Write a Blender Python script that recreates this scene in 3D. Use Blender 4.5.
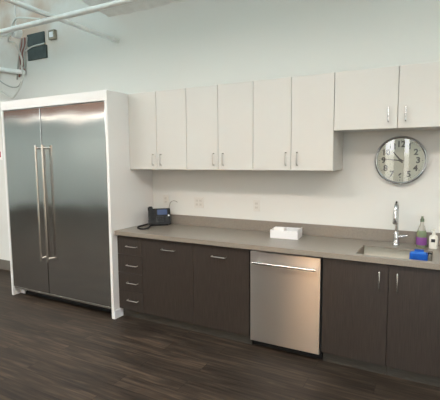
import bpy, bmesh, math, random
from mathutils import Vector, Matrix
for o in list(bpy.data.objects): bpy.data.objects.remove(o)
SC = bpy.context.scene
COL = SC.collection
R = math.radians
# ---------------------------------------------------------------- camera
cam_d = bpy.data.cameras.new('camera')
cam = bpy.data.objects.new('camera', cam_d); COL.objects.link(cam); SC.camera = cam
YAW, PIT, ROL = 0.495, -0.101, -0.007
fw = Vector((-math.sin(YAW)*math.cos(PIT), math.cos(YAW)*math.cos(PIT), math.sin(PIT)))
rt = Vector((math.cos(YAW), math.sin(YAW), 0)); up = rt.cross(fw)
r2 = rt*math.cos(ROL) + up*math.sin(ROL); u2 = -rt*math.sin(ROL) + up*math.cos(ROL)
m = Matrix((r2, u2, -fw)).transposed().to_4x4(); m.translation = Vector((0.966, -3.673, 1.616))
cam.matrix_world = m
cam_d.sensor_fit = 'HORIZONTAL'; cam_d.sensor_width = 36; cam_d.lens = 405.8/440*36
cam_d.clip_start = .02
# ---------------------------------------------------------------- world, lamps, exposure
SC.view_settings.view_transform = 'Standard'; SC.view_settings.look = 'None'
SC.view_settings.gamma = 1; SC.view_settings.use_curve_mapping = False
SC.view_settings.exposure = 0.12
W = bpy.data.worlds.new('overcast_sky'); SC.world = W; W.use_nodes = True
wn = W.node_tree; wn.nodes.clear()
bg = wn.nodes.new('ShaderNodeBackground'); ow = wn.nodes.new('ShaderNodeOutputWorld')
geo = wn.nodes.new('ShaderNodeTexCoord'); sep = wn.nodes.new('ShaderNodeSeparateXYZ'); cr = wn.nodes.new('ShaderNodeValToRGB')
wn.links.new(geo.outputs['Generated'], sep.inputs[0]); wn.links.new(sep.outputs['Z'], cr.inputs[0])
cr.color_ramp.elements[0].position = 0.0; cr.color_ramp.elements[0].color = (0.36, 0.36, 0.33, 1)
cr.color_ramp.elements[1].position = .12; cr.color_ramp.elements[1].color = (0.84, 0.93, 1.0, 1)
e = cr.color_ramp.elements.new(.02); e.color = (0.90, 0.92, 0.92, 1)
wn.links.new(cr.outputs[0], bg.inputs[0]); bg.inputs[1].default_value = 6.7
wn.links.new(bg.outputs[0], ow.inputs[0])

def portal(x0, x1, y, z0, z1):
    d = bpy.data.lights.new('window_portal', 'AREA'); d.shape = 'RECTANGLE'; d.size = x1-x0; d.size_y = z1-z0
    d.cycles.is_portal = True
    o = bpy.data.objects.new('window_portal', d); COL.objects.link(o)
    o.location = ((x0+x1)/2, y, (z0+z1)/2); o.rotation_euler = (R(90), 0, 0); return o

# ---------------------------------------------------------------- materials
def pr(name, col, rough=.5, metal=0, **k):
    mt = bpy.data.materials.new(name); mt.use_nodes = True
    b = mt.node_tree.nodes['Principled BSDF']
    b.inputs['Base Color'].default_value = (*col, 1); b.inputs['Roughness'].default_value = rough
    b.inputs['Metallic'].default_value = metal
    for kk, v in k.items(): b.inputs[kk.replace('_', ' ')].default_value = v
    return mt
def s2l(r, g, b):
    f = lambda c: (c/255/12.92) if c/255 <= .04045 else ((c/255+.055)/1.055)**2.4
    return (f(r), f(g), f(b))
def noisy(mt, c1, c2, scale, mapping=(1, 1, 1), detail=4, bump=0.0, lo=.35, hi=.65, rough=None, dist=.002):
    t = mt.node_tree; b = t.nodes['Principled BSDF']
    tc = t.nodes.new('ShaderNodeTexCoord'); mp = t.nodes.new('ShaderNodeMapping'); n = t.nodes.new('ShaderNodeTexNoise')
    r = t.nodes.new('ShaderNodeValToRGB')
    mp.inputs['Scale'].default_value = mapping
    t.links.new(tc.outputs['Object'], mp.inputs[0]); t.links.new(mp.outputs[0], n.inputs['Vector'])
    n.inputs['Scale'].default_value = scale; n.inputs['Detail'].default_value = detail
    r.color_ramp.elements[0].position = lo; r.color_ramp.elements[1].position = hi
    r.color_ramp.elements[0].color = (*c1, 1); r.color_ramp.elements[1].color = (*c2, 1)
    t.links.new(n.outputs['Fac'], r.inputs[0]); t.links.new(r.outputs[0], b.inputs['Base Color'])
    if rough:
        mr = t.nodes.new('ShaderNodeMapRange'); mr.inputs[3].default_value = rough[0]; mr.inputs[4].default_value = rough[1]
        t.links.new(n.outputs['Fac'], mr.inputs[0]); t.links.new(mr.outputs[0], b.inputs['Roughness'])
    if bump:
        bp = t.nodes.new('ShaderNodeBump'); bp.inputs['Strength'].default_value = bump; bp.inputs['Distance'].default_value = dist
        t.links.new(n.outputs['Fac'], bp.inputs['Height']); t.links.new(bp.outputs[0], b.inputs['Normal'])
    return mt
M = {}
WALLC = s2l(219, 219, 214)
M['wall'] = pr('painted_plaster', WALLC, .75)
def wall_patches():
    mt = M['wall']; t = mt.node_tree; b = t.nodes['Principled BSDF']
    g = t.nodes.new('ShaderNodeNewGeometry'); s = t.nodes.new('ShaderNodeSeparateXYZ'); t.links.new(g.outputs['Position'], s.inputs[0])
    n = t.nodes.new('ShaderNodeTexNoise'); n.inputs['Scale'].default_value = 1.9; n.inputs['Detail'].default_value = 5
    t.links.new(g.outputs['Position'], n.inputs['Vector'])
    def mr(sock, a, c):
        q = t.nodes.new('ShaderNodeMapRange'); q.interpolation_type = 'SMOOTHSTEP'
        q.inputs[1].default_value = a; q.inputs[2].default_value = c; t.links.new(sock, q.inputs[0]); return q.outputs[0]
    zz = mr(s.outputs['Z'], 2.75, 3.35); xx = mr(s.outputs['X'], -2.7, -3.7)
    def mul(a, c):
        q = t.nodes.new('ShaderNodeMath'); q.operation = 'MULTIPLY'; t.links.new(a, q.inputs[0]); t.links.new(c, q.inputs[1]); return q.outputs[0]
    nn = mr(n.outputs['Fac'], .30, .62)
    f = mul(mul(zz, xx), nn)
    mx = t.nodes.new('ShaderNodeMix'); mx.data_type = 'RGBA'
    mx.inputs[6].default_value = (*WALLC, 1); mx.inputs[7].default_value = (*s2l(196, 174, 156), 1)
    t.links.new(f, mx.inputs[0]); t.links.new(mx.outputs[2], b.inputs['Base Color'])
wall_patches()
M['ceil'] = noisy(pr('sprayed_ceiling', s2l(215, 213, 206), .9), s2l(206, 204, 198), s2l(226, 228, 226), 2.2, bump=.6, dist=.02)
M['duct'] = noisy(pr('sprayed_fireproofing', s2l(225, 223, 218), .95), s2l(226, 224, 220), s2l(236, 235, 232), 9, bump=.4, dist=.01)
M['white'] = pr('white_laminate', s2l(204, 202, 196), .38)
M['white2'] = pr('white_lacquer_panel', s2l(233, 232, 230), .35)
M['carcass'] = pr('grey_carcass_edge', s2l(150, 145, 138), .6)  # plain mid grey, used for the outlet slots
M['dark_wood'] = noisy(pr('dark_grain_laminate', s2l(70, 62, 56), .42), s2l(43, 36, 32), s2l(62, 54, 48), 14, mapping=(14, 14, .45), detail=6, lo=.3, hi=.72, bump=.05)
M['toe'] = noisy(pr('toe_kick_laminate', s2l(62, 58, 52), .5), s2l(58, 55, 49), s2l(72, 68, 61), 20, mapping=(.4, 1, 8))
M['black'] = pr('black_gap', (.006, .006, .006), .8)
M['counter'] = noisy(pr('grey_brown_quartz', s2l(152, 143, 132), .28), s2l(132, 124, 114), s2l(146, 138, 127), 160, detail=2)
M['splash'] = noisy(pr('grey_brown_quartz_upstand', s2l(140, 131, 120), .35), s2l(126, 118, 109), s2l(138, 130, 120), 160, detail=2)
def steel(name, col, rough, aniso, warp=0.0, arot=0.0):
    mt = pr(name, col, rough, 1.0); t = mt.node_tree; b = t.nodes['Principled BSDF']
    b.inputs['Anisotropic'].default_value = aniso; b.inputs['Anisotropic Rotation'].default_value = arot
    tg = t.nodes.new('ShaderNodeTangent'); tg.direction_type = 'RADIAL'; tg.axis = 'Z'
    t.links.new(tg.outputs[0], b.inputs['Tangent'])
    tc = t.nodes.new('ShaderNodeTexCoord')
    mp = t.nodes.new('ShaderNodeMapping'); mp.inputs['Scale'].default_value = (.6, .6, 90)
    n = t.nodes.new('ShaderNodeTexNoise'); n.inputs['Scale'].default_value = 5; n.inputs['Detail'].default_value = 3
    t.links.new(tc.outputs['Object'], mp.inputs[0]); t.links.new(mp.outputs[0], n.inputs['Vector'])
    mr = t.nodes.new('ShaderNodeMapRange'); mr.inputs[3].default_value = rough*.97; mr.inputs[4].default_value = rough*1.03
    t.links.new(n.outputs['Fac'], mr.inputs[0]); t.links.new(mr.outputs[0], b.inputs['Roughness'])
    if warp:
        n2 = t.nodes.new('ShaderNodeTexNoise'); n2.inputs['Scale'].default_value = 1.6; n2.inputs['Detail'].default_value = 1
        t.links.new(tc.outputs['Object'], n2.inputs['Vector'])
        bp = t.nodes.new('ShaderNodeBump'); bp.inputs['Strength'].default_value = 1; bp.inputs['Distance'].default_value = warp
        t.links.new(n2.outputs['Fac'], bp.inputs['Height']); t.links.new(bp.outputs[0], b.inputs['Normal'])
    return mt
ROTF, ROTD = 0.0, 0.25
M['fridge'] = steel('brushed_stainless_fridge', (.53, .52, .505), .15, .85, .008, ROTF)
M['steel'] = steel('brushed_stainless', (.70, .66, .62), .30, .95, 0, ROTD)
M['sink'] = pr('satin_sink_steel', (.36, .31, .255), .42, 1.0)
M['bar'] = pr('polished_bar_steel', (.72, .69, .65), .2, 1.0)
M['nickel'] = pr('satin_nickel', (.50, .475, .44), .3, 1.0)
M['chrome'] = pr('chrome', (.62, .63, .64), .10, 1.0)
M['case'] = pr('clock_case_silver', (.62, .64, .66), .22, 1.0)
M['face'] = pr('clock_face', s2l(220, 221, 202), .5)
M['ink'] = pr('clock_ink', s2l(62, 58, 44), .5)
M['hand'] = pr('clock_hand', s2l(66, 62, 46), .4)
M['plastic_black'] = noisy(pr('black_plastic', (.01, .01, .011), .5, Specular_IOR_Level=.3), (.008, .008, .009), (.012, .012, .013), 40)
M['plastic_grey'] = pr('dark_grey_keys', s2l(44, 44, 46), .6)
M['lcd'] = pr('phone_screen', s2l(46, 56, 84), .25)
M['lcd'].node_tree.nodes['Principled BSDF'].inputs['Emission Color'].default_value = (*s2l(70, 86, 130), 1)
M['lcd'].node_tree.nodes['Principled BSDF'].inputs['Emission Strength'].default_value = .25
M['plate'] = pr('outlet_plate', s2l(217, 215, 208), .4)
M['slot'] = pr('outlet_face', s2l(208, 205, 197), .5)
M['card'] = pr('white_card', s2l(228, 227, 228), .7)
M['paper'] = pr('white_paper', s2l(240, 236, 232), .85)
M['pipe'] = noisy(pr('white_painted_pipe', s2l(236, 238, 236), .4), s2l(230, 232, 230), s2l(240, 242, 240), 12)
M['cable'] = pr('white_cable', s2l(218, 220, 214), .5)
M['greycable'] = pr('grey_cable', s2l(168, 170, 164), .5)
M['greycord'] = pr('grey_phone_cable', s2l(150, 146, 138), .5)
M['redcable'] = pr('reddish_cable', s2l(140, 96, 88), .6)
M['green'] = noisy(pr('dark_green_panel', s2l(48, 60, 58), .55), s2l(40, 52, 52), s2l(58, 70, 68), 8)
M['zinc'] = noisy(pr('zinc_box', s2l(150, 142, 128), .5, .5), s2l(136, 128, 112), s2l(168, 160, 146), 15)
M['blue'] = noisy(pr('blue_plastic', s2l(22, 92, 190), .35), s2l(18, 84, 180), s2l(28, 102, 204), 20)
M['blue2'] = pr('blue_sponge', s2l(50, 120, 210), .8)
M['purple'] = pr('purple_label', s2l(118, 62, 132), .5)
M['soap'] = pr('green_soap', s2l(132, 148, 116), .15, Transmission_Weight=.25, IOR=1.35)
M['clearpl'] = pr('clear_plastic', s2l(226, 222, 212), .12, Transmission_Weight=.6, IOR=1.3)
M['capdark'] = pr('dark_green_cap', s2l(70, 88, 66), .4)
M['cream'] = pr('cream_bottle', s2l(228, 225, 214), .4)
M['red'] = pr('red_print', s2l(196, 84, 84), .6)
M['trim'] = pr('grey_vinyl_base', s2l(104, 98, 90), .6)
M['wtrim'] = pr('white_base_trim', s2l(238, 240, 244), .4)
M['housing'] = pr('lamp_housing', s2l(230, 230, 230), .5)
M['addedcream'] = pr('added_column_cream', s2l(240, 212, 178), .7)
M['farwall'] = pr('far_wall_paint', s2l(214, 226, 226), .8)
M['mullion'] = pr('window_frame_paint', s2l(96, 92, 86), .5)
M['concrete'] = pr('pavement', s2l(130, 125, 118), .9)
def thin_glass(name, tint=(1, 1, 1)):
    mt = bpy.data.materials.new(name); mt.use_nodes = True; t = mt.node_tree; t.nodes.clear()
    o = t.nodes.new('ShaderNodeOutputMaterial'); mx = t.nodes.new('ShaderNodeMixShader'); f = t.nodes.new('ShaderNodeFresnel')
    tr = t.nodes.new('ShaderNodeBsdfTransparent'); g = t.nodes.new('ShaderNodeBsdfGlossy')
    g.inputs['Roughness'].default_value = .02; tr.inputs[0].default_value = (*tint, 1); f.inputs[0].default_value = 1.5
    t.links.new(f.outputs[0], mx.inputs[0]); t.links.new(tr.outputs[0], mx.inputs[1]); t.links.new(g.outputs[0], mx.inputs[2])
    t.links.new(mx.outputs[0], o.inputs[0]); return mt
M['glass'] = thin_glass('window_glass'); M['clockglass'] = thin_glass('clock_glass')
M['clockglass'].node_tree.nodes['Fresnel'].inputs[0].default_value = 1.75
def brick():
    mt = pr('red_brown_brick', s2l(150, 96, 74), .85); t = mt.node_tree; b = t.nodes['Principled BSDF']
    tc = t.nodes.new('ShaderNodeTexCoord'); mp = t.nodes.new('ShaderNodeMapping'); mp.inputs['Rotation'].default_value = (R(90), 0, 0)
    k = t.nodes.new('ShaderNodeTexBrick'); k.inputs['Scale'].default_value = 3
    k.inputs['Color1'].default_value = (*s2l(176, 104, 76), 1); k.inputs['Color2'].default_value = (*s2l(148, 88, 66), 1)
    k.inputs['Mortar'].default_value = (*s2l(170, 150, 132), 1); k.inputs['Mortar Size'].default_value = .015
    t.links.new(tc.outputs['Object'], mp.inputs[0]); t.links.new(mp.outputs[0], k.inputs['Vector']); t.links.new(k.outputs[0], b.inputs['Base Color'])
    return mt
M['brick'] = brick()
def floor_mat():
    mt = pr('dark_plank_floor', s2l(74, 62, 54), .33); t = mt.node_tree; b = t.nodes['Principled BSDF']
    tc = t.nodes.new('ShaderNodeTexCoord')
    k = t.nodes.new('ShaderNodeTexBrick'); k.inputs['Scale'].default_value = 1
    k.inputs['Brick Width'].default_value = 1.22; k.inputs['Row Height'].default_value = .15; k.offset = .37
    k.inputs['Color1'].default_value = (.0, .0, .0, 1); k.inputs['Color2'].default_value = (1, 1, 1, 1); k.inputs['Mortar'].default_value = (.3, .3, .3, 1)
    k.inputs['Mortar Size'].default_value = .0015; k.inputs['Bias'].default_value = 0
    t.links.new(tc.outputs['Object'], k.inputs['Vector'])
    mp = t.nodes.new('ShaderNodeMapping'); mp.inputs['Scale'].default_value = (1.2, 16, 1)
    n = t.nodes.new('ShaderNodeTexNoise'); n.inputs['Scale'].default_value = 2.2; n.inputs['Detail'].default_value = 7; n.inputs['Distortion'].default_value = .6
    t.links.new(tc.outputs['Object'], mp.inputs[0])
    # shift the grain from plank to plank
    va = t.nodes.new('ShaderNodeVectorMath'); va.operation = 'MULTIPLY_ADD'; va.inputs[1].default_value = (7, 5, 3)
    t.links.new(k.outputs['Color'], va.inputs[0]); t.links.new(mp.outputs[0], va.inputs[2]); t.links.new(va.outputs[0], n.inputs['Vector'])
    add = t.nodes.new('ShaderNodeMath'); add.operation = 'MULTIPLY_ADD'; add.inputs[1].default_value = .12
    sb = t.nodes.new('ShaderNodeSeparateColor'); t.links.new(k.outputs['Color'], sb.inputs[0])
    t.links.new(sb.outputs[0], add.inputs[0]); t.links.new(n.outputs['Fac'], add.inputs[2])
    r = t.nodes.new('ShaderNodeValToRGB'); es = r.color_ramp.elements
    es[0].position = .33; es[0].color = (*s2l(31, 26, 23), 1); es[1].position = .88; es[1].color = (*s2l(88, 75, 64), 1)
    q = es.new(.58); q.color = (*s2l(56, 48, 41), 1)
    t.links.new(add.outputs[0], r.inputs[0])
    mx = t.nodes.new('ShaderNodeMix'); mx.data_type = 'RGBA'; mx.inputs[7].default_value = (*s2l(30, 25, 22), 1)
    t.links.new(k.outputs['Fac'], mx.inputs[0]); t.links.new(r.outputs[0], mx.inputs[6]); t.links.new(mx.outputs[2], b.inputs['Base Color'])
    mr = t.nodes.new('ShaderNodeMapRange'); mr.inputs[3].default_value = .42; mr.inputs[4].default_value = .62; b.inputs['Specular IOR Level'].default_value = .17
    t.links.new(n.outputs['Fac'], mr.inputs[0]); t.links.new(mr.outputs[0], b.inputs['Roughness'])
    bp = t.nodes.new('ShaderNodeBump'); bp.inputs['Strength'].default_value = .25; bp.inputs['Distance'].default_value = .0015
    t.links.new(n.outputs['Fac'], bp.inputs['Height']); t.links.new(bp.outputs[0], b.inputs['Normal'])
    return mt
M['floor'] = floor_mat()

# ---------------------------------------------------------------- mesh helpers
class MB:
    """collects shapes in world coordinates; build() links them as one mesh object"""
    def __init__(s): s.bm = bmesh.new()
    def box(s, x0, x1, y0, y1, z0, z1, bev=0, seg=2):
        t = bmesh.new(); bmesh.ops.create_cube(t, size=1)
        for v in t.verts:
            v.co = Vector(((x0+x1)/2+v.co.x*(x1-x0), (y0+y1)/2+v.co.y*(y1-y0), (z0+z1)/2+v.co.z*(z1-z0)))
        if bev: bmesh.ops.bevel(t, geom=list(t.edges), offset=bev, segments=seg, affect='EDGES', profile=.5)
        return s.add(t)
    def add(s, t, mat=None):
        me = bpy.data.meshes.new('t')
        if mat: bmesh.ops.transform(t, matrix=mat, verts=t.verts)
        t.to_mesh(me); t.free(); s.bm.from_mesh(me); bpy.data.meshes.remove(me); return s
    def tube(s, pts, r, seg=12, caps=True):
        pts = [Vector(p) for p in pts]; n = len(pts); rs = r if isinstance(r, (list, tuple)) else [r]*n
        rings = []; prev = None
        for i, p in enumerate(pts):
            if i == 0: d = pts[1]-p
            elif i == n-1: d = p-pts[i-1]
            else: d = (pts[i+1]-p).normalized()+(p-pts[i-1]).normalized()
            d.normalize()
            a = prev if prev else (Vector((0, 0, 1)) if abs(d.z) < .9 else Vector((1, 0, 0)))
            a = (a-d*a.dot(d)).normalized(); b = d.cross(a); prev = a
            rings.append([s.bm.verts.new(p+(a*math.cos(2*math.pi*k/seg)+b*math.sin(2*math.pi*k/seg))*rs[i]) for k in range(seg)])
        for i in range(n-1):
            for k in range(seg):
                s.bm.faces.new((rings[i][k], rings[i][(k+1) % seg], rings[i+1][(k+1) % seg], rings[i+1][k])).smooth = True
        if caps:
            s.bm.faces.new(rings[0]); s.bm.faces.new(rings[-1])
        return s
    def lathe(s, prof, c=(0, 0, 0), axis='Z', seg=40, sx=1, sy=1):
        rings = []
        def P(r, h, a):
            u, v = r*math.cos(a)*sx, r*math.sin(a)*sy
            return Vector(c)+(Vector((u, v, h)) if axis == 'Z' else Vector((u, -h, v)))   # axis Y: h points to -y
        for r, h in prof:
            rings.append([s.bm.verts.new(P(0, h, 0))] if r < 1e-6 else [s.bm.verts.new(P(r, h, 2*math.pi*k/seg)) for k in range(seg)])
        for i in range(len(rings)-1):
            A, B = rings[i], rings[i+1]
            for k in range(seg):
                k2 = (k+1) % seg
                if len(A) == 1 and len(B) == 1: continue
                f = (A[0], B[k], B[k2]) if len(A) == 1 else ((A[k], A[k2], B[0]) if len(B) == 1 else (A[k], A[k2], B[k2], B[k]))
                s.bm.faces.new(f).smooth = True
        return s
    def prism(s, poly, z0, z1):
        a = [s.bm.verts.new((x, y, z0)) for x, y in poly]; b = [s.bm.verts.new((x, y, z1)) for x, y in poly]
        n = len(poly)
        s.bm.faces.new(a[::-1]); s.bm.faces.new(b)
        for i in range(n): s.bm.faces.new((a[i], a[(i+1) % n], b[(i+1) % n], b[i]))
        return s
    def build(s, name, mat, parent=None, mod=None, smooth=False):
        bmesh.ops.remove_doubles(s.bm, verts=s.bm.verts, dist=1e-6)
        bmesh.ops.recalc_face_normals(s.bm, faces=s.bm.faces)
        for ed in s.bm.edges:
            if len(ed.link_faces) == 2 and ed.calc_face_angle(0) > R(38): ed.smooth = False
        me = bpy.data.meshes.new(name)
        if parent is not None:
            wm = wmat(parent).inverted(); 
            if not getattr(s, 'local', False): bmesh.ops.transform(s.bm, matrix=wm, verts=s.bm.verts)
            off = Vector((0, 0, 0))
        else:
            vs = s.bm.verts; xs = [v.co.x for v in vs]; ys = [v.co.y for v in vs]; zs = [v.co.z for v in vs]
            off = Vector(((min(xs)+max(xs))/2, (min(ys)+max(ys))/2, min(zs)))
            bmesh.ops.translate(s.bm, vec=-off, verts=s.bm.verts)
        s.bm.to_mesh(me); s.bm.free(); me.materials.append(mat)
        if smooth:
            for p in me.polygons: p.use_smooth = True
        o = bpy.data.objects.new(name, me); COL.objects.link(o); o.location = off
        if parent is not None: o.parent = parent
        return o
def wmat(o):
    mm = Matrix.LocRotScale(o.location, o.rotation_euler, o.scale)
    return wmat(o.parent) @ mm if o.parent else mm
def tag(o, label, cat, group=None):
    o['label'] = label; o['category'] = cat
    if group: o['group'] = group
    return o
def thing(name, label, cat, loc, rz=0, group=None):
    o = bpy.data.objects.new(name, None); COL.objects.link(o); o.location = loc; o.rotation_euler = (0, 0, rz)
    o.empty_display_size = .1
    return tag(o, label, cat, group)
def struct(o): o['kind'] = 'structure'; return o
def copy_tree(o, parent=None):
    c = o.copy(); COL.objects.link(c)
    if parent: c.parent = parent
    for ch in [q for q in bpy.data.objects if q.parent == o]: copy_tree(ch, c)
    return c

# ---------------------------------------------------------------- dimensions from the photograph
XL = -1.880            # fridge surround's right face = left end of the run
UY, UB, UT = -0.379, 1.514, 2.285
BY = -0.603            # base door faces
CY, CZ, CT = -0.640, 0.905, 0.040
TK = -0.550; ZD = 0.095; ZTOP = 0.852
H = 3.95               # room height
X0R, X1R, Y0R = -12.0, 3.5, -8.0
# ---------------------------------------------------------------- the room
struct(MB().box(X0R, X1R, Y0R, 0, -.1, 0).build('floor', M['floor']))
struct(MB().box(X0R-.15, X1R+.15, Y0R-.2, .15, H, H+.15).build('ceiling', M['ceil']))
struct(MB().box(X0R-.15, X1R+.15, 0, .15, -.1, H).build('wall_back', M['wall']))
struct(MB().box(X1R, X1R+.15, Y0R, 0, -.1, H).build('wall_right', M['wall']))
struct(MB().box(X0R, -3.56, -.014, -.001, 0, .15, .003).build('baseboard_back', M['trim']))
# window wall opposite the kitchen: brick with a row of big windows
WZ0, WZ1 = .85, 3.08
wx = []; wx = [(-4.5, -2.7), (-2.4, -.62), (-.34, -.08), (.12, .28), (.75, 2.0), (2.2, 3.3)]
b = MB().box(X0R-.15, X1R+.15, Y0R-.2, Y0R, -.1, WZ0)
struct(MB().box(X0R-.15, X1R+.15, Y0R-.2, Y0R, WZ1, H).build('wall_front_upper', M['brick']))
px = X0R-.15
for a, c in wx:
    b.box(px, a, Y0R-.2, Y0R, WZ0, WZ1); px = c
b.box(px, X1R+.15, Y0R-.2, Y0R, WZ0, WZ1)
struct(b.build('wall_front', M['farwall']))
for i, (a, c) in enumerate(wx):
    w = MB(); t_ = .05 if c-a > .5 else .02; y0, y1 = Y0R-.14, Y0R-.08
    w.box(a, c, y0, y1, WZ0, WZ0+t_).box(a, c, y0, y1, WZ1-t_, WZ1).box(a, a+t_, y0, y1, WZ0, WZ1).box(c-t_, c, y0, y1, WZ0, WZ1)
    mid = (a+c)/2
    if c-a > .5: w.box(mid-.035, mid+.035, y0, y1, WZ0, WZ1).box(a, c, y0, y1, 2.35, 2.40)
    wo = struct(w.build('window_%d' % (i+1), M['mullion']))
    MB().box(a, c, Y0R-.113, Y0R-.107, WZ0, WZ1).build('pane', M['glass'], wo)
    portal(a, c, Y0R-.21, WZ0, WZ1)
wy = []
struct(MB().box(X0R-.15, X0R, Y0R, 0, WZ1, H).build('wall_left_upper', M['brick']))
b = MB().box(X0R-.15, X0R, Y0R, 0, -.1, WZ0)
for a, c in ((Y0R, 0),): b.box(X0R-.15, X0R, a, c, WZ0, WZ1)
struct(b.build('wall_left', M['farwall']))
for i, (a, c) in enumerate(wy):
    w = MB(); x0, x1 = X0R-.11, X0R-.06; mid = (a+c)/2
    w.box(x0, x1, a, c, WZ0, WZ0+.05).box(x0, x1, a, c, WZ1-.05, WZ1).box(x0, x1, a, a+.05, WZ0, WZ1).box(x0, x1, c-.05, c, WZ0, WZ1).box(x0, x1, mid-.03, mid+.03, WZ0, WZ1).box(x0, x1, a, c, 2.35, 2.40)
    wo = struct(w.build('window_%d' % (len(wx)+i+1), M['mullion']))
    MB().box(X0R-.088, X0R-.082, a, c, WZ0, WZ1).build('pane', M['glass'], wo)
    q = portal(0, c-a, 0, WZ0, WZ1); q.location = (X0R-.16, mid, (WZ0+WZ1)/2); q.rotation_euler = (R(90), 0, R(-90))
# unseen cream column, added to give the dishwasher a warm reflection
struct(MB().box(-1.04, -.42, -4.75, -4.2, 0, H).build('added_column', M['addedcream']))
# unseen partition beside it, added to darken the left of the dishwasher's reflection
struct(MB().box(-3.1, -1.04, -4.7, -4.5, 0, 2.1).build('added_partition', M['dark_wood']))
# sprayed beam under the ceiling
def beam():
    b = MB(); n = 60
    rnd = random.Random(4)
    prof = [(-.50, H), (-.52, 3.34), (-.44, 3.30), (-.2, 3.27), (-.06, 3.25), (-.001, 3.24), (-.001, H)]
    rings = []
    for i in range(n+1):
        xx = -2.45+i*(X1R+2.45-.002)/n
        rings.append([b.bm.verts.new((xx, y+(rnd.uniform(-.012, .012) if -.5 < y < -.01 else 0), z+(rnd.uniform(-.007, .007) if z < H else 0))) for y, z in prof])
    for i in range(n):
        for k in range(len(prof)-1):
            b.bm.faces.new((rings[i][k], rings[i+1][k], rings[i+1][k+1], rings[i][k+1])).smooth = True
    b.bm.faces.new(rings[0]); b.bm.faces.new(rings[-1])
    return struct(b.build('trim_2', M['duct']))
beam()

# pendant luminaires (outside the frame, they light the kitchen)
def luminaire(x, y, label, power, col):
    t = thing('pendant_lamp', label, 'lamp', (x, y, 2.9), 0, 'linear pendants over the room')
    MB().box(x-.62, x+.62, y-.21, y+.21, 2.905, 2.96, .004).build('housing', M['housing'], t)
    for s in (-1, 1): MB().tube([(x+s*.5, y, 2.955), (x+s*.5, y, H)], .003, 6).build('suspension_wire', M['nickel'], t)
    d = bpy.data.lights.new('lamp_tube', 'AREA'); d.shape = 'RECTANGLE'; d.size = 1.2; d.size_y = .4; d.energy = power; d.color = col
    o = bpy.data.objects.new('lamp_tube', d); COL.objects.link(o); o.location = (0, 0, 0); o.parent = t
    d2 = d.copy(); d2.energy = power*1.1; d2.color = (.70, .93, 1)
    o = bpy.data.objects.new('lamp_tube', d2); COL.objects.link(o); o.location = (0, 0, .065); o.rotation_euler = (math.pi, 0, 0); o.parent = t
LP, LC = 36, (1, .85, .76)
for y, row in ((-2.5, 'in the row nearer the kitchen'), (-5.2, 'in the row nearer the windows')):
    for x, w_ in zip((-10, -7.5, -5.2, -3.1, -.6, 1.7), ('added, leftmost', 'added, second from the left', 'third from the left', 'third from the right', 'second from the right', 'rightmost')):  # the two leftmost are added to light the far wall
        if y < -3 and x < -4: continue
        luminaire(x, y, 'white linear pendant lamp, %s %s' % (w_, row), LP, LC)

for x, w_ in zip((-10.2, -8.2, -6.2), ('farthest from', 'middle one beside', 'nearest the windows along')):  # unseen row added to brighten the far wall mirrored in the fridge
    luminaire(x, -6.9, 'added white linear pendant lamp near the pale far wall, %s' % w_.replace('beside', 'of its three').replace('farthest from', 'farthest from the windows').replace('along', 'end'), 26, (1, .9, .8))
t = thing('added_spot', 'added white spot lamp aimed at the added cream column', 'lamp', (-.76, -3.3, 2.9))  # unseen lamp added to warm the column in the dishwasher reflection
MB().tube([(-.76, -3.26, 2.98), (-.76, -3.34, 2.84)], .045, 20).build('lamp_head', M['housing'], t)
MB().tube([(-.76, -3.26, 2.97), (-.76, -3.26, H)], .008, 8).build('stem', M['nickel'], t)
d = bpy.data.lights.new('added_spot_light', 'SPOT'); d.energy = 850; d.color = (1, .78, .56); d.spot_size = R(62); d.spot_blend = .6; d.shadow_soft_size = .035
o = bpy.data.objects.new('added_spot_light', d); COL.objects.link(o); o.parent = t; o.location = (0, -.06, -.1)
o.rotation_euler = (Vector((0, -.9, -2.0))).to_track_quat('-Z', 'Y').to_euler()

# ---------------------------------------------------------------- fridge surround and fridge
FY = -.681; FL, FD, FR = -3.480, -2.851, -1.917
t = thing('fridge_surround', 'tall white panel enclosure framing the double stainless refrigerator', 'surround', (-2.69, -.34, 0))
MB().box(FR+.004, XL, FY, -.001, 0, UT, .002).build('side_panel', M['white2'], t)
MB().box(FL-.032, FL-.004, FY, -.001, 0, UT, .002).build('side_panel', M['white2'], t)
MB().box(FL-.004, FR+.004, FY, -.001, 2.186, UT, .002).build('top_panel', M['white2'], t)
b = MB().box(XL+.0005, XL+.012, FY, -.555, .001, .088, .002).build('base_trim', M['wtrim'], t)
MB().box(FL-.004, FL+.07, FY+.10, FY+.115, .001, .088, .002).build('base_trim', M['wtrim'], t)
FZ0, FZ1 = .116, 2.180
t = thing('refrigerator', 'wide stainless steel side by side refrigerator with two tall doors', 'refrigerator', (-2.70, -.36, 0))
MB().box(FL+.004, FR-.004, FY+.055, -.02, .10, FZ1-.004).build('body', M['black'], t)
MB().box(FL+.004, FR-.004, FY+.012, FY+.05, .092, .113, .002).build('lower_trim', M['bar'], t)
MB().box(FL+.08, FR-.004, FY+.12, -.1, 0, .10).build('kick_grille', M['black'], t)
for a, c in ((FL, FD-.003), (FD+.003, FR)):
    d = MB().box(a+.003, c-.003, FY+.006, FY+.055, FZ0, FZ1, .003).build('door', M['fridge'], t)
    hx = FD-.055 if a == FL else FD+.055
    if a == FL: hx = -2.842-.045
    else: hx = -2.842+.062
    h = MB().tube([(hx, FY-.048, .50), (hx, FY-.048, 1.775)], .0135, 14)
    for hz in (.53, 1.745): h.tube([(hx, FY+.006, hz), (hx, FY-.048, hz)], .011, 12)
    h.build('handle', M['bar'], d)

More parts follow.
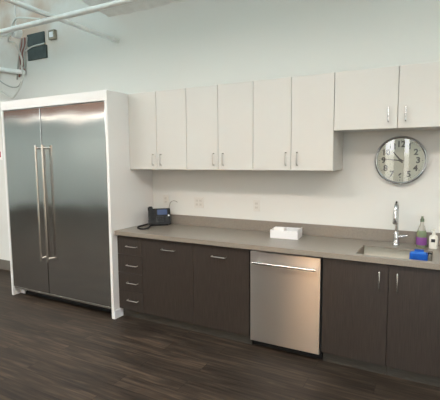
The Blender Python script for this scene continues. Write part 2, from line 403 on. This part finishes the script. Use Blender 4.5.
# ---------------------------------------------------------------- wall cabinets
def bar_pull(x, y, z, L, vertical=True, mat='nickel', proj=.03, r=.0042):
    b = MB(); h = L/2
    def P(s, d): return (x, y-d, z+s) if vertical else (x+s, y-d, z)
    b.tube([P(-h, 0), P(-h, proj-.006), P(-h+.006, proj), P(h-.006, proj), P(h, proj-.006), P(h, 0)], r, 10)
    return b
UX = [XL, -1.526, -1.172, -.829, -.480, -.134, .216]
lab = ['white double door wall cabinet nearest the refrigerator', 'white double door wall cabinet, middle of the three taller ones', 'white double door wall cabinet whose right side is open above the counter']
for i in range(3):
    a, mid, c = UX[2*i], UX[2*i+1], UX[2*i+2]
    t = thing('wall_cabinet', lab[i], 'cabinet', ((a+c)/2, UY/2, UB))
    MB().box(a+.0008, c-.0008, UY+.020, -.001, UB, UT-.001, .001).build('body', M['white'], t)
    for k, (p, q) in enumerate(((a, mid), (mid, c))):
        d = MB().box(p+.0018, q-.0018, UY, UY+.0185, UB+.001, UT-.003, .0015).build('door', M['white'], t)
        bar_pull(mid+(-.042 if k == 0 else .055), UY, 1.612, .105).build('handle', M['nickel'], d)
SZ = 1.832; S0, S1, S2 = .217, .680, 1.143
t = thing('wall_cabinet', 'short white double door wall cabinet above the wall clock', 'cabinet', ((S0+S2)/2, UY/2, SZ))
MB().box(S0, S2, UY+.020, -.001, SZ, UT-.001, .001).build('body', M['white'], t)
for k, (p, q) in enumerate(((S0, S1), (S1, S2))):
    d = MB().box(p+.0018, q-.0018, UY, UY+.0185, SZ+.001, UT-.003, .0015).build('door', M['white'], t)
    bar_pull(S1+(-.062 if k == 0 else .056), UY, 1.934, .105, r=.0052, proj=.034).build('handle', M['chrome'], d)

# ---------------------------------------------------------------- base cabinets
B1, B2, B3 = -1.565, -.975, -.418
D0, D1 = -.406, .196
E0, E1, E2 = .208, .679, 1.143
def base(a, c, label):
    t = thing('base_cabinet', label, 'cabinet', ((a+c)/2, BY/2, 0))
    MB().box(a+.0005, c-.0005, BY+.021, -.001, ZD-.003, CZ-CT-.001).build('body', M['toe'], t)
    MB().box(a+.0005, c-.0005, TK, TK+.018, .0, ZD-.003).build('toe_kick', M['toe'], t)
    return t
t = base(XL+.001, B1, 'narrow dark wood four drawer base cabinet beside the refrigerator enclosure')
zs = [ZD, .293, .480, .668, ZTOP]
for k in range(4):
    d = MB().box(XL+.003, B1-.0015, BY, BY+.019, zs[k]+.0015, zs[k+1]-.0015, .001).build('drawer', M['dark_wood'], t)
    bar_pull(-1.688, BY, (.205, .385, .565, .757)[k], .13, False).build('handle', M['nickel'], d)
t = base(B1, B2, 'dark wood single door base cabinet between the drawers and its twin')
d = MB().box(B1+.0015, B2-.0015, BY, BY+.019, ZD, ZTOP-.0015, .001).build('door', M['dark_wood'], t)
bar_pull(-1.243, BY, .768, .15, False).build('handle', M['nickel'], d)
t = base(B2, B3+.006, 'dark wood single door base cabinet just left of the dishwasher')
d = MB().box(B2+.0015, B3, BY, BY+.019, ZD, ZTOP-.0015, .001).build('door', M['dark_wood'], t)
bar_pull(-.702, BY, .762, .14, False).build('handle', M['nickel'], d)
# sink cabinet: open box so the basin hangs inside
t = thing('base_cabinet', 'dark wood double door sink base cabinet right of the dishwasher', 'cabinet', ((E0+E2)/2, BY/2, 0))
ZC = CZ-CT-.001
MB().box(E0-.006, E0+.012, BY+.021, -.001, ZD-.003, ZC).box(E2-.018, E2, BY+.021, -.001, ZD-.003, ZC).box(E0+.012, E2-.018, -.012, -.001, ZD-.003, ZC)\
    .box(E0+.012, E2-.018, BY+.021, -.012, ZD-.003, ZD+.015).box(E0+.012, E2-.018, BY+.0205, BY+.022, ZC-.03, ZC).build('body', M['toe'], t)
MB().box(E0, E1-.001, TK, TK+.018, 0, ZD-.003).box(E1+.001, E2, TK, TK+.018, 0, ZD-.003).build('toe_kick', M['toe'], t)
for k, (p, q) in enumerate(((E0, E1), (E1, E2))):
    d = MB().box(p+.0015, q-.0015, BY, BY+.019, ZD, ZTOP-.0015, .001).build('door', M['dark_wood'], t)
    bar_pull(E1+(-.061 if k == 0 else .058), BY, .732, .14, proj=.03, r=.006).build('handle', M['bar'], d)

# ---------------------------------------------------------------- dishwasher
t = thing('dishwasher', 'stainless steel dishwasher under the counter with a long bar handle', 'dishwasher', ((D0+D1)/2, -.32, 0))
MB().box(D0-.004, D1+.004, BY+.03, -.03, .05, CZ-CT-.003).build('body', M['black'], t)
MB().box(D0, D1, TK+.02, TK+.04, 0, .05).build('kick_plate', M['black'], t)
d = MB().box(D0+.006, D1-.004, BY-.012, BY+.03, .072, .848, .004).build('door', M['steel'], t)
h = MB().tube([(D0+.045, BY-.062, .762), (D1-.030, BY-.062, .762)], .010, 14)
for hx in (D0+.075, D1-.06): h.tube([(hx, BY-.012, .762), (hx, BY-.062, .762)], .008, 10)
h.build('handle', M['bar'], d)

# ---------------------------------------------------------------- countertop, upstand, sink
SX0, SX1, SY0, SY1 = .442, .950, -.580, -.235
def counter():
    b = MB(); z0, z1 = CZ-CT, CZ; x0, x1, y0, y1 = XL+.001, 1.16, CY, -.001
    def rr(x0, x1, y0, y1, r, n=5):
        o = []
        for cx, cy, a in ((x1-r, y1-r, 0), (x0+r, y1-r, 90), (x0+r, y0+r, 180), (x1-r, y0+r, 270)):
            for k in range(n+1): aa = R(a+90*k/n); o.append((cx+r*math.cos(aa), cy+r*math.sin(aa)))
        return o
    inner = rr(SX0, SX1, SY0, SY1, .014)
    outer = []
    for (x, y) in inner:   # radial partners on the outer rectangle
        cx, cy = (SX0+SX1)/2, (SY0+SY1)/2; dx, dy = x-cx, y-cy
        fx = ((x1-cx)/dx if dx > 0 else (x0-cx)/dx) if abs(dx) > 1e-9 else 1e9
        fy = ((y1-cy)/dy if dy > 0 else (y0-cy)/dy) if abs(dy) > 1e-9 else 1e9
        f = min(fx, fy); outer.append((cx+dx*f, cy+dy*f))
    # add the four exact corners by splitting into rows: simple strips instead
    bm = b.bm
    def ring(pts, z): return [bm.verts.new((p[0], p[1], z)) for p in pts]
    n = len(inner); Ti, Tb = ring(inner, z1), ring(inner, z0)
    for i in range(n): bm.faces.new((Ti[i], Ti[(i+1) % n], Tb[(i+1) % n], Tb[i]))
    corners = [(x1, y1), (x0, y1), (x0, y0), (x1, y0)]; m_ = n//4
    for z, L in ((z1, Ti), (z0, Tb)):
        C = ring(corners, z)
        for q in range(4):
            seg = L[q*m_:(q+1)*m_]
            for i in range(len(seg)-1): bm.faces.new((C[q], seg[i], seg[i+1]))
            nx = L[((q+1)*m_) % n]
            bm.faces.new((C[q], seg[-1], nx, C[(q+1) % 4]))
        if z == z1: CTp = C
        else:
            for q in range(4): bm.faces.new((CTp[q], CTp[(q+1) % 4], C[(q+1) % 4], C[q]))
    return b
ct = tag(counter().build('countertop', M['counter']), 'long grey brown stone countertop running along the whole wall', 'countertop')
tag(MB().box(XL+.001, 1.16, -.021, -.001, CZ+.0005, 1.011, .002).build('backsplash', M['splash']), 'low grey brown stone upstand along the back of the counter', 'backsplash')
def sink():
    b = MB(); bm = b.bm
    def rr(g, z, r=.012, n=5):
        o = []; x0, x1, y0, y1 = SX0-.004+g, SX1+.004-g, SY0-.004+g, SY1+.004-g
        for cx, cy, a in ((x1-r, y1-r, 0), (x0+r, y1-r, 90), (x0+r, y0+r, 180), (x1-r, y0+r, 270)):
            for k in range(n+1): aa = R(a+90*k/n); o.append(bm.verts.new((cx+r*math.cos(aa), cy+r*math.sin(aa), z)))
        return o
    zt = CZ-CT-.001
    L = [rr(.0065, CZ-.010), rr(.0065, zt-.16), rr(.016, zt-.182), rr(.034, zt-.19)]
    n = len(L[0])
    for A, B in zip(L, L[1:]):
        for i in range(n): bm.faces.new((A[i], A[(i+1) % n], B[(i+1) % n], B[i])).smooth = True
    bm.faces.new(L[-1]); return b
t = thing('sink', 'rectangular stainless steel undermount sink below the wall clock', 'sink', ((SX0+SX1)/2, (SY0+SY1)/2, CZ-CT-.19))
o = sink().build('basin', M['sink'], t)
sm = o.modifiers.new('wall', 'SOLIDIFY'); sm.thickness = .0015; sm.offset = 1
MB().lathe([(0, .004), (.025, .003), (.042, .0045), (.045, .0012), (.045, 0)], (.70, -.40, CZ-CT-.19), seg=28).build('drain', M['chrome'], t)

# ---------------------------------------------------------------- faucet
FX, FYY = .680, -.120
t = thing('faucet', 'tall chrome gooseneck kitchen faucet with a side lever', 'faucet', (FX, FYY, CZ))
MB().lathe([(0, 0), (.029, 0), (.029, .006), (.024, .012), (.022, .05), (.0215, .09), (.018, .10), (.014, .112), (0, .112)], (FX, FYY, CZ+.0005), seg=28).build('base', M['chrome'], t)
pts = [(FX, FYY, CZ+.10), (FX, FYY, CZ+.235)]
for k in range(0, 13):
    a = R(180*k/12*.97); pts.append((FX, FYY-.07+.07*math.cos(a), CZ+.288+.07*math.sin(a)))
MB().tube(pts, .013, 14).build('spout', M['chrome'], t)
ex, ey, ez = pts[-1]
MB().tube([(ex, ey, ez+.004), (ex, ey-.001, ez-.012), (ex, ey-.003, ez-.05), (ex, ey-.004, ez-.095), (ex, ey-.004, ez-.10)], [.014, .017, .018, .020, .017], 16).build('spray_head', M['chrome'], t)
MB().tube([(FX+.015, FYY, CZ+.070), (FX+.036, FYY, CZ+.072), (FX+.055, FYY-.005, CZ+.080), (FX+.085, FYY-.008, CZ+.085)], [.014, .014, .009, .0075], 12).build('lever', M['chrome'], t)

# ---------------------------------------------------------------- bottles and the blue holder
bx, by = .864, -.115
t = thing('dish_soap_bottle', 'clear bottle of green dish soap with a purple label by the faucet', 'bottle', (bx, by, CZ))
MB().lathe([(0, .0005), (.034, .001), (.037, .006), (.037, .095), (.036, .115), (.030, .135), (0, .135)], (bx, by, CZ), sx=1, sy=.72, seg=32).build('soap_body', M['soap'], t)
MB().lathe([(.0378, .020), (.0385, .022), (.0385, .080), (.0378, .082)], (bx, by, CZ), sx=1, sy=.73, seg=32).build('label_wrap', M['purple'], t)
MB().lathe([(.0302, .135), (.022, .165), (.0145, .185), (.0135, .205), (0, .205)], (bx, by, CZ), sx=1, sy=.85, seg=32).build('neck', M['clearpl'], t)
MB().lathe([(0, .205), (.0145, .205), (.0145, .225), (.009, .232), (.0075, .248), (0, .249)], (bx, by, CZ), seg=24).build('cap', M['capdark'], t)
bx, by = .949, -.135
t = thing('hand_soap_bottle', 'small cream white pump bottle right of the purple labelled bottle', 'bottle', (bx, by, CZ))
MB().lathe([(0, .0005), (.028, .001), (.031, .006), (.031, .085), (.027, .102), (.013, .110), (0, .110)], (bx, by, CZ), sx=1, sy=.8, seg=32).build('bottle_body', M['cream'], t)
MB().box(bx-.016, bx+.012, by-.0262, by-.0250, CZ+.055, CZ+.080, .0004).build('label_patch', M['plastic_grey'], t)
MB().lathe([(0, .110), (.012, .110), (.012, .124), (.005, .128), (.005, .142), (.010, .144), (.010, .152), (0, .153)], (bx, by, CZ), seg=20)\
    .tube([(bx, by, CZ+.148), (bx-.012, by-.018, CZ+.149), (bx-.019, by-.028, CZ+.143)], .0045, 8).build('pump', M['cream'], t)
t = thing('sponge_caddy', 'bright blue plastic sponge caddy hanging inside the sink at its right end', 'caddy', (.845, SY1-.05, .79))
x0, x1, y0, y1, z0, z1 = .793, .918, SY1-.084, SY1-.010, .805, .893
b = MB().box(x0, x1, y0, y0+.006, z0, z1, .002).box(x0, x1, y1-.006, y1, z0, z1+.0, .002).box(x0, x0+.006, y0, y1, z0, z1, .002).box(x1-.006, x1, y0, y1, z0, z1, .002).box(x0, x1, y0, y1, z0, z0+.006, .002)
b.build('tray', M['blue'], t)
MB().box(x0+.010, x1-.012, y0+.012, y1-.010, z0+.008, z1+.004, .008, 3).build('sponge', M['blue2'], t)
MB().tube([(x1-.02, y1-.030, z0+.02), (x1+.004, y1-.035, z1+.004), (x1+.026, y1-.040, z1+.002)], .007, 10).build('sink_shade_rod', M['plastic_black'], t)  # black rod standing in for the sink's shade right of the caddy
MB().box(x0+.03, x1-.03, y1-.003, y1+.0015, z1-.01, CZ+.003).box(x0+.03, x1-.03, y1-.003, y1+.026, CZ+.0008, CZ+.003).build('hook', M['blue'], t)

# ---------------------------------------------------------------- wall clock
cx, cz, cr_ = .683, 1.593, .200
t = thing('wall_clock', 'large round silver rimmed wall clock above the faucet', 'clock', (cx, 0, cz))
MB().lathe([(0, .001), (cr_-.004, .001), (cr_, .008), (cr_, .034), (cr_-.004, .042), (cr_-.012, .045), (cr_-.020, .040), (cr_-.022, .024), (0, .024)], (cx, 0, cz), 'Y', 64).build('case', M['case'], t)
MB().lathe([(0, .0245), (cr_-.0225, .0245), (cr_-.0225, .0265), (0, .0265)], (cx, 0, cz), 'Y', 64).build('face', M['face'], t)
b = MB()
for k in range(60):
    a = R(6*k); L = .012 if k % 5 == 0 else .006; w = .0018 if k % 5 == 0 else .0009
    tb = bmesh.new(); bmesh.ops.create_cube(tb, size=1)
    mm = Matrix.Translation((cx, -.0268, cz)) @ Matrix.Rotation(a, 4, 'Y') @ Matrix.Translation((0, 0, .168-L/2)) @ Matrix.Diagonal((w*2, .0006, L, 1))
    b.add(tb, mm)
b.build('minute_track', M['ink'], t)
for k in range(1, 13):
    fc = bpy.data.curves.new('numeral', 'FONT'); fc.body = str(k); fc.size = .066; fc.align_x = 'CENTER'; fc.align_y = 'CENTER'
    fc.extrude = .0004; fc.offset = .0022
    tmp = bpy.data.objects.new('numeral_curve', fc); COL.objects.link(tmp)
    dg = bpy.context.evaluated_depsgraph_get(); me = bpy.data.meshes.new_from_object(tmp.evaluated_get(dg))
    bpy.data.objects.remove(tmp); bpy.data.curves.remove(fc)
    me.materials.clear(); me.materials.append(M['ink'])
    o = bpy.data.objects.new('numeral', me); COL.objects.link(o); o.parent = t
    a = R(30*k); o.location = (.130*math.sin(a), -.0272, .130*math.cos(a)); o.rotation_euler = (R(90), 0, 0)
def hand(ang, L, w, y, name):
    b = MB(); tb = bmesh.new()
    vs = [(-w, -.025), (w, -.025), (w*1.1, 0), (w*.45, L), (-w*.45, L), (-w*1.1, 0)]
    f = [tb.verts.new((x, 0, z)) for x, z in vs]; g = [tb.verts.new((x, -.0012, z)) for x, z in vs]
    tb.faces.new(f); tb.faces.new(g[::-1])
    for i in range(6): tb.faces.new((f[i], f[(i+1) % 6], g[(i+1) % 6], g[i]))
    b.add(tb, Matrix.Translation((cx, y, cz)) @ Matrix.Rotation(R(ang), 4, 'Y')); b.build(name, M['hand'], t)
hand(-39, .105, .0062, -.0300, 'hour_hand'); hand(-85, .155, .0042, -.0325, 'minute_hand')
MB().lathe([(0, .0268), (.012, .0268), (.012, .035), (.006, .0365), (0, .0365)], (cx, 0, cz), 'Y', 20).build('hub', M['hand'], t)
MB().lathe([(0, .0385), (cr_-.0205, .0385), (cr_-.0205, .0395), (0, .0395)], (cx, 0, cz), 'Y', 64).build('glass', M['clockglass'], t)

# ---------------------------------------------------------------- outlets on the wall
def outlet(x, z, w, n, label):
    t = thing('wall_outlet', label, 'outlet', (x, 0, z))
    MB().box(x-w/2, x+w/2, -.007, -.0005, z-.057, z+.057, .002).build('cover_plate', M['plate'], t)
    for i in range(n):
        xx = x+(i-(n-1)/2)*.046
        for s in (-1, 1):
            b = MB().box(xx-.0165, xx+.0165, -.0085, -.0065, z+s*.02-.014, z+s*.02+.014, .001).build('receptacle', M['slot'], t)
            MB().box(xx-.008, xx-.0055, -.0089, -.0084, z+s*.02-.004, z+s*.02+.006).box(xx+.0055, xx+.008, -.0089, -.0084, z+s*.02-.004, z+s*.02+.006).build('slot', M['carcass'], b)
outlet(-1.27, 1.155, .118, 2, 'wide double wall outlet near the desk phone')
outlet(-.605, 1.155, .072, 1, 'narrow single wall outlet behind the white box')
outlet(-1.70, 1.165, .072, 1, 'pale wall plate directly behind the desk phone')

# ---------------------------------------------------------------- white open box
pc = [(-.364, -.294), (-.115, -.272), (-.099, -.089), (-.348, -.111)]
org = Vector((-.2315, -.1915, CZ)); rz = math.atan2(.022, .249)
t = thing('paper_box', 'open white cardboard box sitting on the counter above the dishwasher', 'box', org, rz)
def loc(fn, name, mat, par=None, **k):
    par = par or t; b = MB(); b.local = True; fn(b); return b.build(name, mat, par, **k)
hw, hd, hh = .125, .094, .076
def bxw(b):
    b.box(-hw, hw, -hd, -hd+.004, .0005, hh, .001).box(-hw, hw, hd-.004, hd, .0005, hh, .001)
    b.box(-hw, -hw+.004, -hd, hd, .0005, hh, .001).box(hw-.004, hw, -hd, hd, .0005, hh+.006, .001).box(-hw, hw, -hd, hd, .0005, .004, .001)
loc(bxw, 'tray', M['card'])
loc(lambda b: b.box(.02, hw-.005, -hd+.005, hd-.005, hh-.006, hh-.003, .001), 'top_flap', M['card'])
tp = tag(MB().tube([(-.115+org.x-.005, org.y+.01, CZ+.045), (org.x-.020, org.y+.02, CZ+.047)], .036, 24).build('paper_roll', M['paper'], None, smooth=False), 'white paper roll lying inside the open white box', 'paper roll')

# ---------------------------------------------------------------- desk phone
p0, p1 = Vector((-1.745, -.262, CZ)), Vector((-1.562, -.112, CZ))
d = (p1-p0); ang = math.atan2(d.y, d.x); mid = (p0+p1)/2
t = thing('desk_phone', 'black office desk phone with blue screen in the counter corner', 'phone', mid, ang)
PW = .118
def slab(b, x0, x1, s0, s1, h0, h1, bev=.003):
    """box on the phone's sloping face: s along the slope, h above it"""
    tb = bmesh.new(); bmesh.ops.create_cube(tb, size=1)
    for v in tb.verts: v.co = Vector(((x0+x1)/2+v.co.x*(x1-x0), (s0+s1)/2+v.co.y*(s1-s0), (h0+h1)/2+v.co.z*(h1-h0)))
    if bev: bmesh.ops.bevel(tb, geom=list(tb.edges), offset=bev, segments=2, affect='EDGES')
    b.add(tb, Matrix.Translation((0, 0.0, .012)) @ Matrix.Rotation(R(62), 4, 'X'))
loc(lambda b: slab(b, -PW+.0, PW, 0, .185, -.012, .014, .005), 'body', M['plastic_black'])
loc(lambda b: b.box(-.09, .09, .0, .10, .0005, .012, .004).box(-.07, .07, .075, .087, .008, .12, .003), 'stand', M['plastic_black'])
loc(lambda b: slab(b, -.022, .085, .108, .168, .014, .017, .001), 'screen', M['lcd'])
def keys(b):
    for i in range(4):
        for j in range(4): slab(b, -.035+i*.021, -.020+i*.021, .025+j*.018, .037+j*.018, .014, .018, .001)
loc(keys, 'keypad', M['plastic_grey'])
def fkeys(b):
    for j in range(4): slab(b, .068, .096, .03+j*.016, .040+j*.016, .014, .018, .001)
loc(fkeys, 'function_keys', M['plastic_grey'])
loc(lambda b: slab(b, .090, .108, .088, .106, .014, .020, .003), 'indicator', M['card'])
def handset(b):
    slab(b, -PW-.004, -PW+.050, -.004, .052, .016, .042, .009); slab(b, -PW-.004, -PW+.050, .145, .200, .016, .042, .009)
    slab(b, -PW+.003, -PW+.043, .03, .17, .026, .050, .009)
loc(handset, 'handset', M['plastic_black'])
def cord():
    b = MB(); pts = []; n = 150
    path = [Vector((-1.765, -.245, .925)), Vector((-1.785, -.31, .916)), Vector((-1.775, -.39, .9165)), Vector((-1.72, -.46, .9165)), Vector((-1.65, -.48, .9165)), Vector((-1.635, -.41, .9165)), Vector((-1.68, -.33, .9165)), Vector((-1.71, -.27, .92))]
    def cat(u):
        k = min(int(u), len(path)-2); f = u-k; P = [path[max(k-1, 0)], path[k], path[k+1], path[min(k+2, len(path)-1)]]
        return .5*((2*P[1])+(P[2]-P[0])*f+(2*P[0]-5*P[1]+4*P[2]-P[3])*f*f+(3*P[1]-P[0]-3*P[2]+P[3])*f**3)
    N = 420
    for i in range(N):
        u = i/(N-1)*(len(path)-1)*.9999; c = cat(u); q = cat(min(u+.01, len(path)-1.001)); dr = (q-c)
        if dr.length < 1e-7: dr = Vector((1, 0, 0))
        dr.normalize(); s = dr.cross(Vector((0, 0, 1))).normalized(); w = s.cross(dr)
        a = i*2*math.pi/7
        pts.append(c+s*.007*math.cos(a)+w*.007*math.sin(a))
    return b.tube(pts, .0026, 5)
cord().build('coiled_cord', M['plastic_black'], t)
q = [(-1.635, -.045, .915), (-1.64, -.035, 1.02), (-1.64, -.028, 1.09), (-1.63, -.026, 1.13), (-1.61, -.025, 1.155), (-1.58, -.022, 1.165), (-1.555, -.014, 1.158), (-1.545, -.004, 1.145)]
tag(MB().tube(q, .0035, 8).build('phone_cable', M['greycord']), 'thin grey cable arching up behind the desk phone', 'cable')

# ---------------------------------------------------------------- overhead pipes, cables and boxes at top left
def cat_path(P, n=12):
    P = [Vector(p) for p in P]; out = []
    for k in range(len(P)-1):
        a, b_, c, d_ = P[max(k-1, 0)], P[k], P[k+1], P[min(k+2, len(P)-1)]
        for i in range(n):
            f = i/n; out.append(.5*((2*b_)+(c-a)*f+(2*a-5*b_+4*c-d_)*f*f+(3*b_-a-3*c+d_)*f**3))
    out.append(P[-1]); return out
def pipe(name, a, b_, r, label, collar=None):
    t = thing(name, label, 'pipe', a)
    MB().tube([a, b_], r, 18).build('tube', M['pipe'], t)
    for c in collar or []:
        c = Vector(c); dd = (Vector(b_)-Vector(a)).normalized()
        MB().tube([c-dd*.02, c+dd*.02], r*1.35, 18).build('coupling', M['pipe'], t)
    return t
t = pipe('overhead_pipe', (-8, -.95, 2.92), (3.45, -.95, 2.92), .026, 'long thick white overhead pipe running parallel to the wall', [(-5, -.95, 2.92)])
for hx in (-6.5, -1.2, 1.5): MB().tube([(hx, -.95, 2.95), (hx, -.95, H)], .005, 8).build('hanger_rod', M['pipe'], t)
t = pipe('overhead_pipe', (-2.33, -7.5, 3.03), (-2.33, -.002, 2.965), .023, 'white overhead pipe running straight into the wall above the refrigerator')
for hy in (-3, -6): MB().tube([(-2.33, hy, 2.96), (-2.33, hy, H)], .005, 8).build('hanger_rod', M['pipe'], t)
t = pipe('short_conduit', (-8, -.81, 2.95), (-3.045, -.81, 2.95), .022, 'white conduit ending at the round junction under the long pipe')
for hx in (-7, -4.6): MB().tube([(hx, -.81, 2.955), (hx, -.81, H)], .004, 8).build('hanger_rod', M['pipe'], t)
t = thing('junction_box', 'round white junction box at the end of the short conduit', 'junction box', (-2.99, -.81, 2.93))
MB().lathe([(0, -.04), (.048, -.04), (.056, -.03), (.056, .03), (.048, .04), (0, .04)], (-2.985, -.81, 2.945), 'Y', 28).build('body', M['pipe'], t)
MB().lathe([(0, .04), (.02, .04), (.02, .055), (0, .055)], (-2.985, -.81, 2.945), 'Y', 16).build('cover_knob', M['pipe'], t)
MB().tube([(-2.985, -.81, 2.975), (-2.985, -.81, H)], .005, 8).build('hanger_rod', M['pipe'], t)
# lower rail to the left
t = thing('wall_rail', 'short white rail fixed to the wall below and left of the dark green panels', 'rail', (-4.5, -.05, 2.85))
MB().tube([(-5.6, -.05, 3.07), (-3.93, -.05, 2.775)], .030, 14).build('tube', M['pipe'], t)
for s in (-5.4, -4.1):
    zz = 2.775+(-3.93-s)*(.295/1.67); MB().tube([(s, -.05, zz), (s, -.001, zz)], .012, 8).build('bracket', M['pipe'], t)
# wall panels with a strip between them
t = thing('dark_wall_panel', 'dark green square panel pair on the wall above the refrigerator', 'panel', (-3.71, 0, 2.93))
MB().box(-3.865, -3.540, -.022, -.001, 3.095, 3.250, .004).build('upper_panel', M['green'], t)
MB().box(-3.870, -3.505, -.022, -.001, 2.920, 3.080, .004).build('lower_panel', M['green'], t)
MB().tube(cat_path([(-3.89, -.032, 3.045), (-3.80, -.032, 3.075), (-3.70, -.032, 3.088), (-3.60, -.032, 3.09), (-3.52, -.032, 3.095)], 6), .009, 8).build('cable_strip', M['cable'], t)
t = thing('electrical_box', 'small square metal electrical box right of the dark green panels', 'electrical box', (-3.37, 0, 3.13))
MB().box(-3.43, -3.32, -.045, -.001, 3.12, 3.235, .003).build('box_body', M['zinc'], t)
MB().box(-3.408, -3.342, -.050, -.044, 3.145, 3.21, .003).build('cover', M['wtrim'], t)
t = thing('cable_bundle', 'bundle of reddish and grey cables hanging left of the dark green panels', 'cables', (-3.95, -.02, 2.6))
rnd = random.Random(2)
for k in range(5):
    xx = -4.06+k*.032
    P = [(xx+.06+rnd.uniform(-.02, .02), -.022, 3.22), (xx+.05, -.024, 3.12), (xx+rnd.uniform(-.03, .03), -.026, 3.02), (xx+rnd.uniform(-.02, .02), -.022, 2.86), (xx+rnd.uniform(-.04, .04)-.02, -.02, 2.70+.03*k)]
    MB().tube(cat_path(P, 6), .011, 7).build('cable', M['redcable' if k % 2 else 'greycable'], t)
P = [(-2.985, -.865, 2.96), (-3.05, -.86, 2.86), (-3.10, -.75, 2.86), (-3.35, -.5, 2.80), (-3.75, -.2, 2.83), (-3.89, -.11, 2.83), (-3.87, -.10, 2.72), (-3.95, -.09, 2.60), (-4.10, -.07, 2.49), (-4.22, -.06, 2.47), (-4.40, -.07, 2.56), (-4.56, -.10, 2.66), (-4.66, -.11, 2.82), (-4.7, -.11, 3.1), (-4.7, -.012, 3.14)]
tag(MB().tube(cat_path(P, 10), .011, 8).build('looped_cable', M['cable']), 'pale cable looping down the wall in a deep arc above the refrigerator', 'cable')
P = [(-2.985, -.86, 2.985), (-2.93, -.87, 3.03), (-2.80, -.92, 3.03), (-2.60, -.935, 2.99), (-2.45, -.94, 2.955)]
tag(MB().tube(cat_path(P, 8), .009, 8).build('pipe_cable', M['cable']), 'short white cable arching onto the long overhead pipe', 'cable')

P = [(-3.99, -.045, 2.66), (-4.08, -.045, 2.60), (-4.25, -.045, 2.62), (-4.45, -.045, 2.72), (-4.56, -.03, 2.86)]
tag(MB().tube(cat_path(P, 10), .008, 8).build('looped_cable', M['greycable']), 'thin grey cable making a shallow arc inside the deeper pale loop', 'cable')

# notice at the far left edge
t = thing('wall_notice', 'white paper notice with red marks on the wall left of the refrigerator', 'notice', (-4.70, 0, 1.6))
MB().box(-4.86, -4.555, -.004, -.0005, 1.62, 2.30, .001).build('sheet', M['paper'], t)
MB().box(-4.82, -4.575, -.0055, -.0042, 2.17, 2.26, .0005).build('red_heading', M['red'], t)
MB().box(-4.82, -4.585, -.0055, -.0042, 1.66, 1.74, .0005).build('red_heading', M['red'], t)
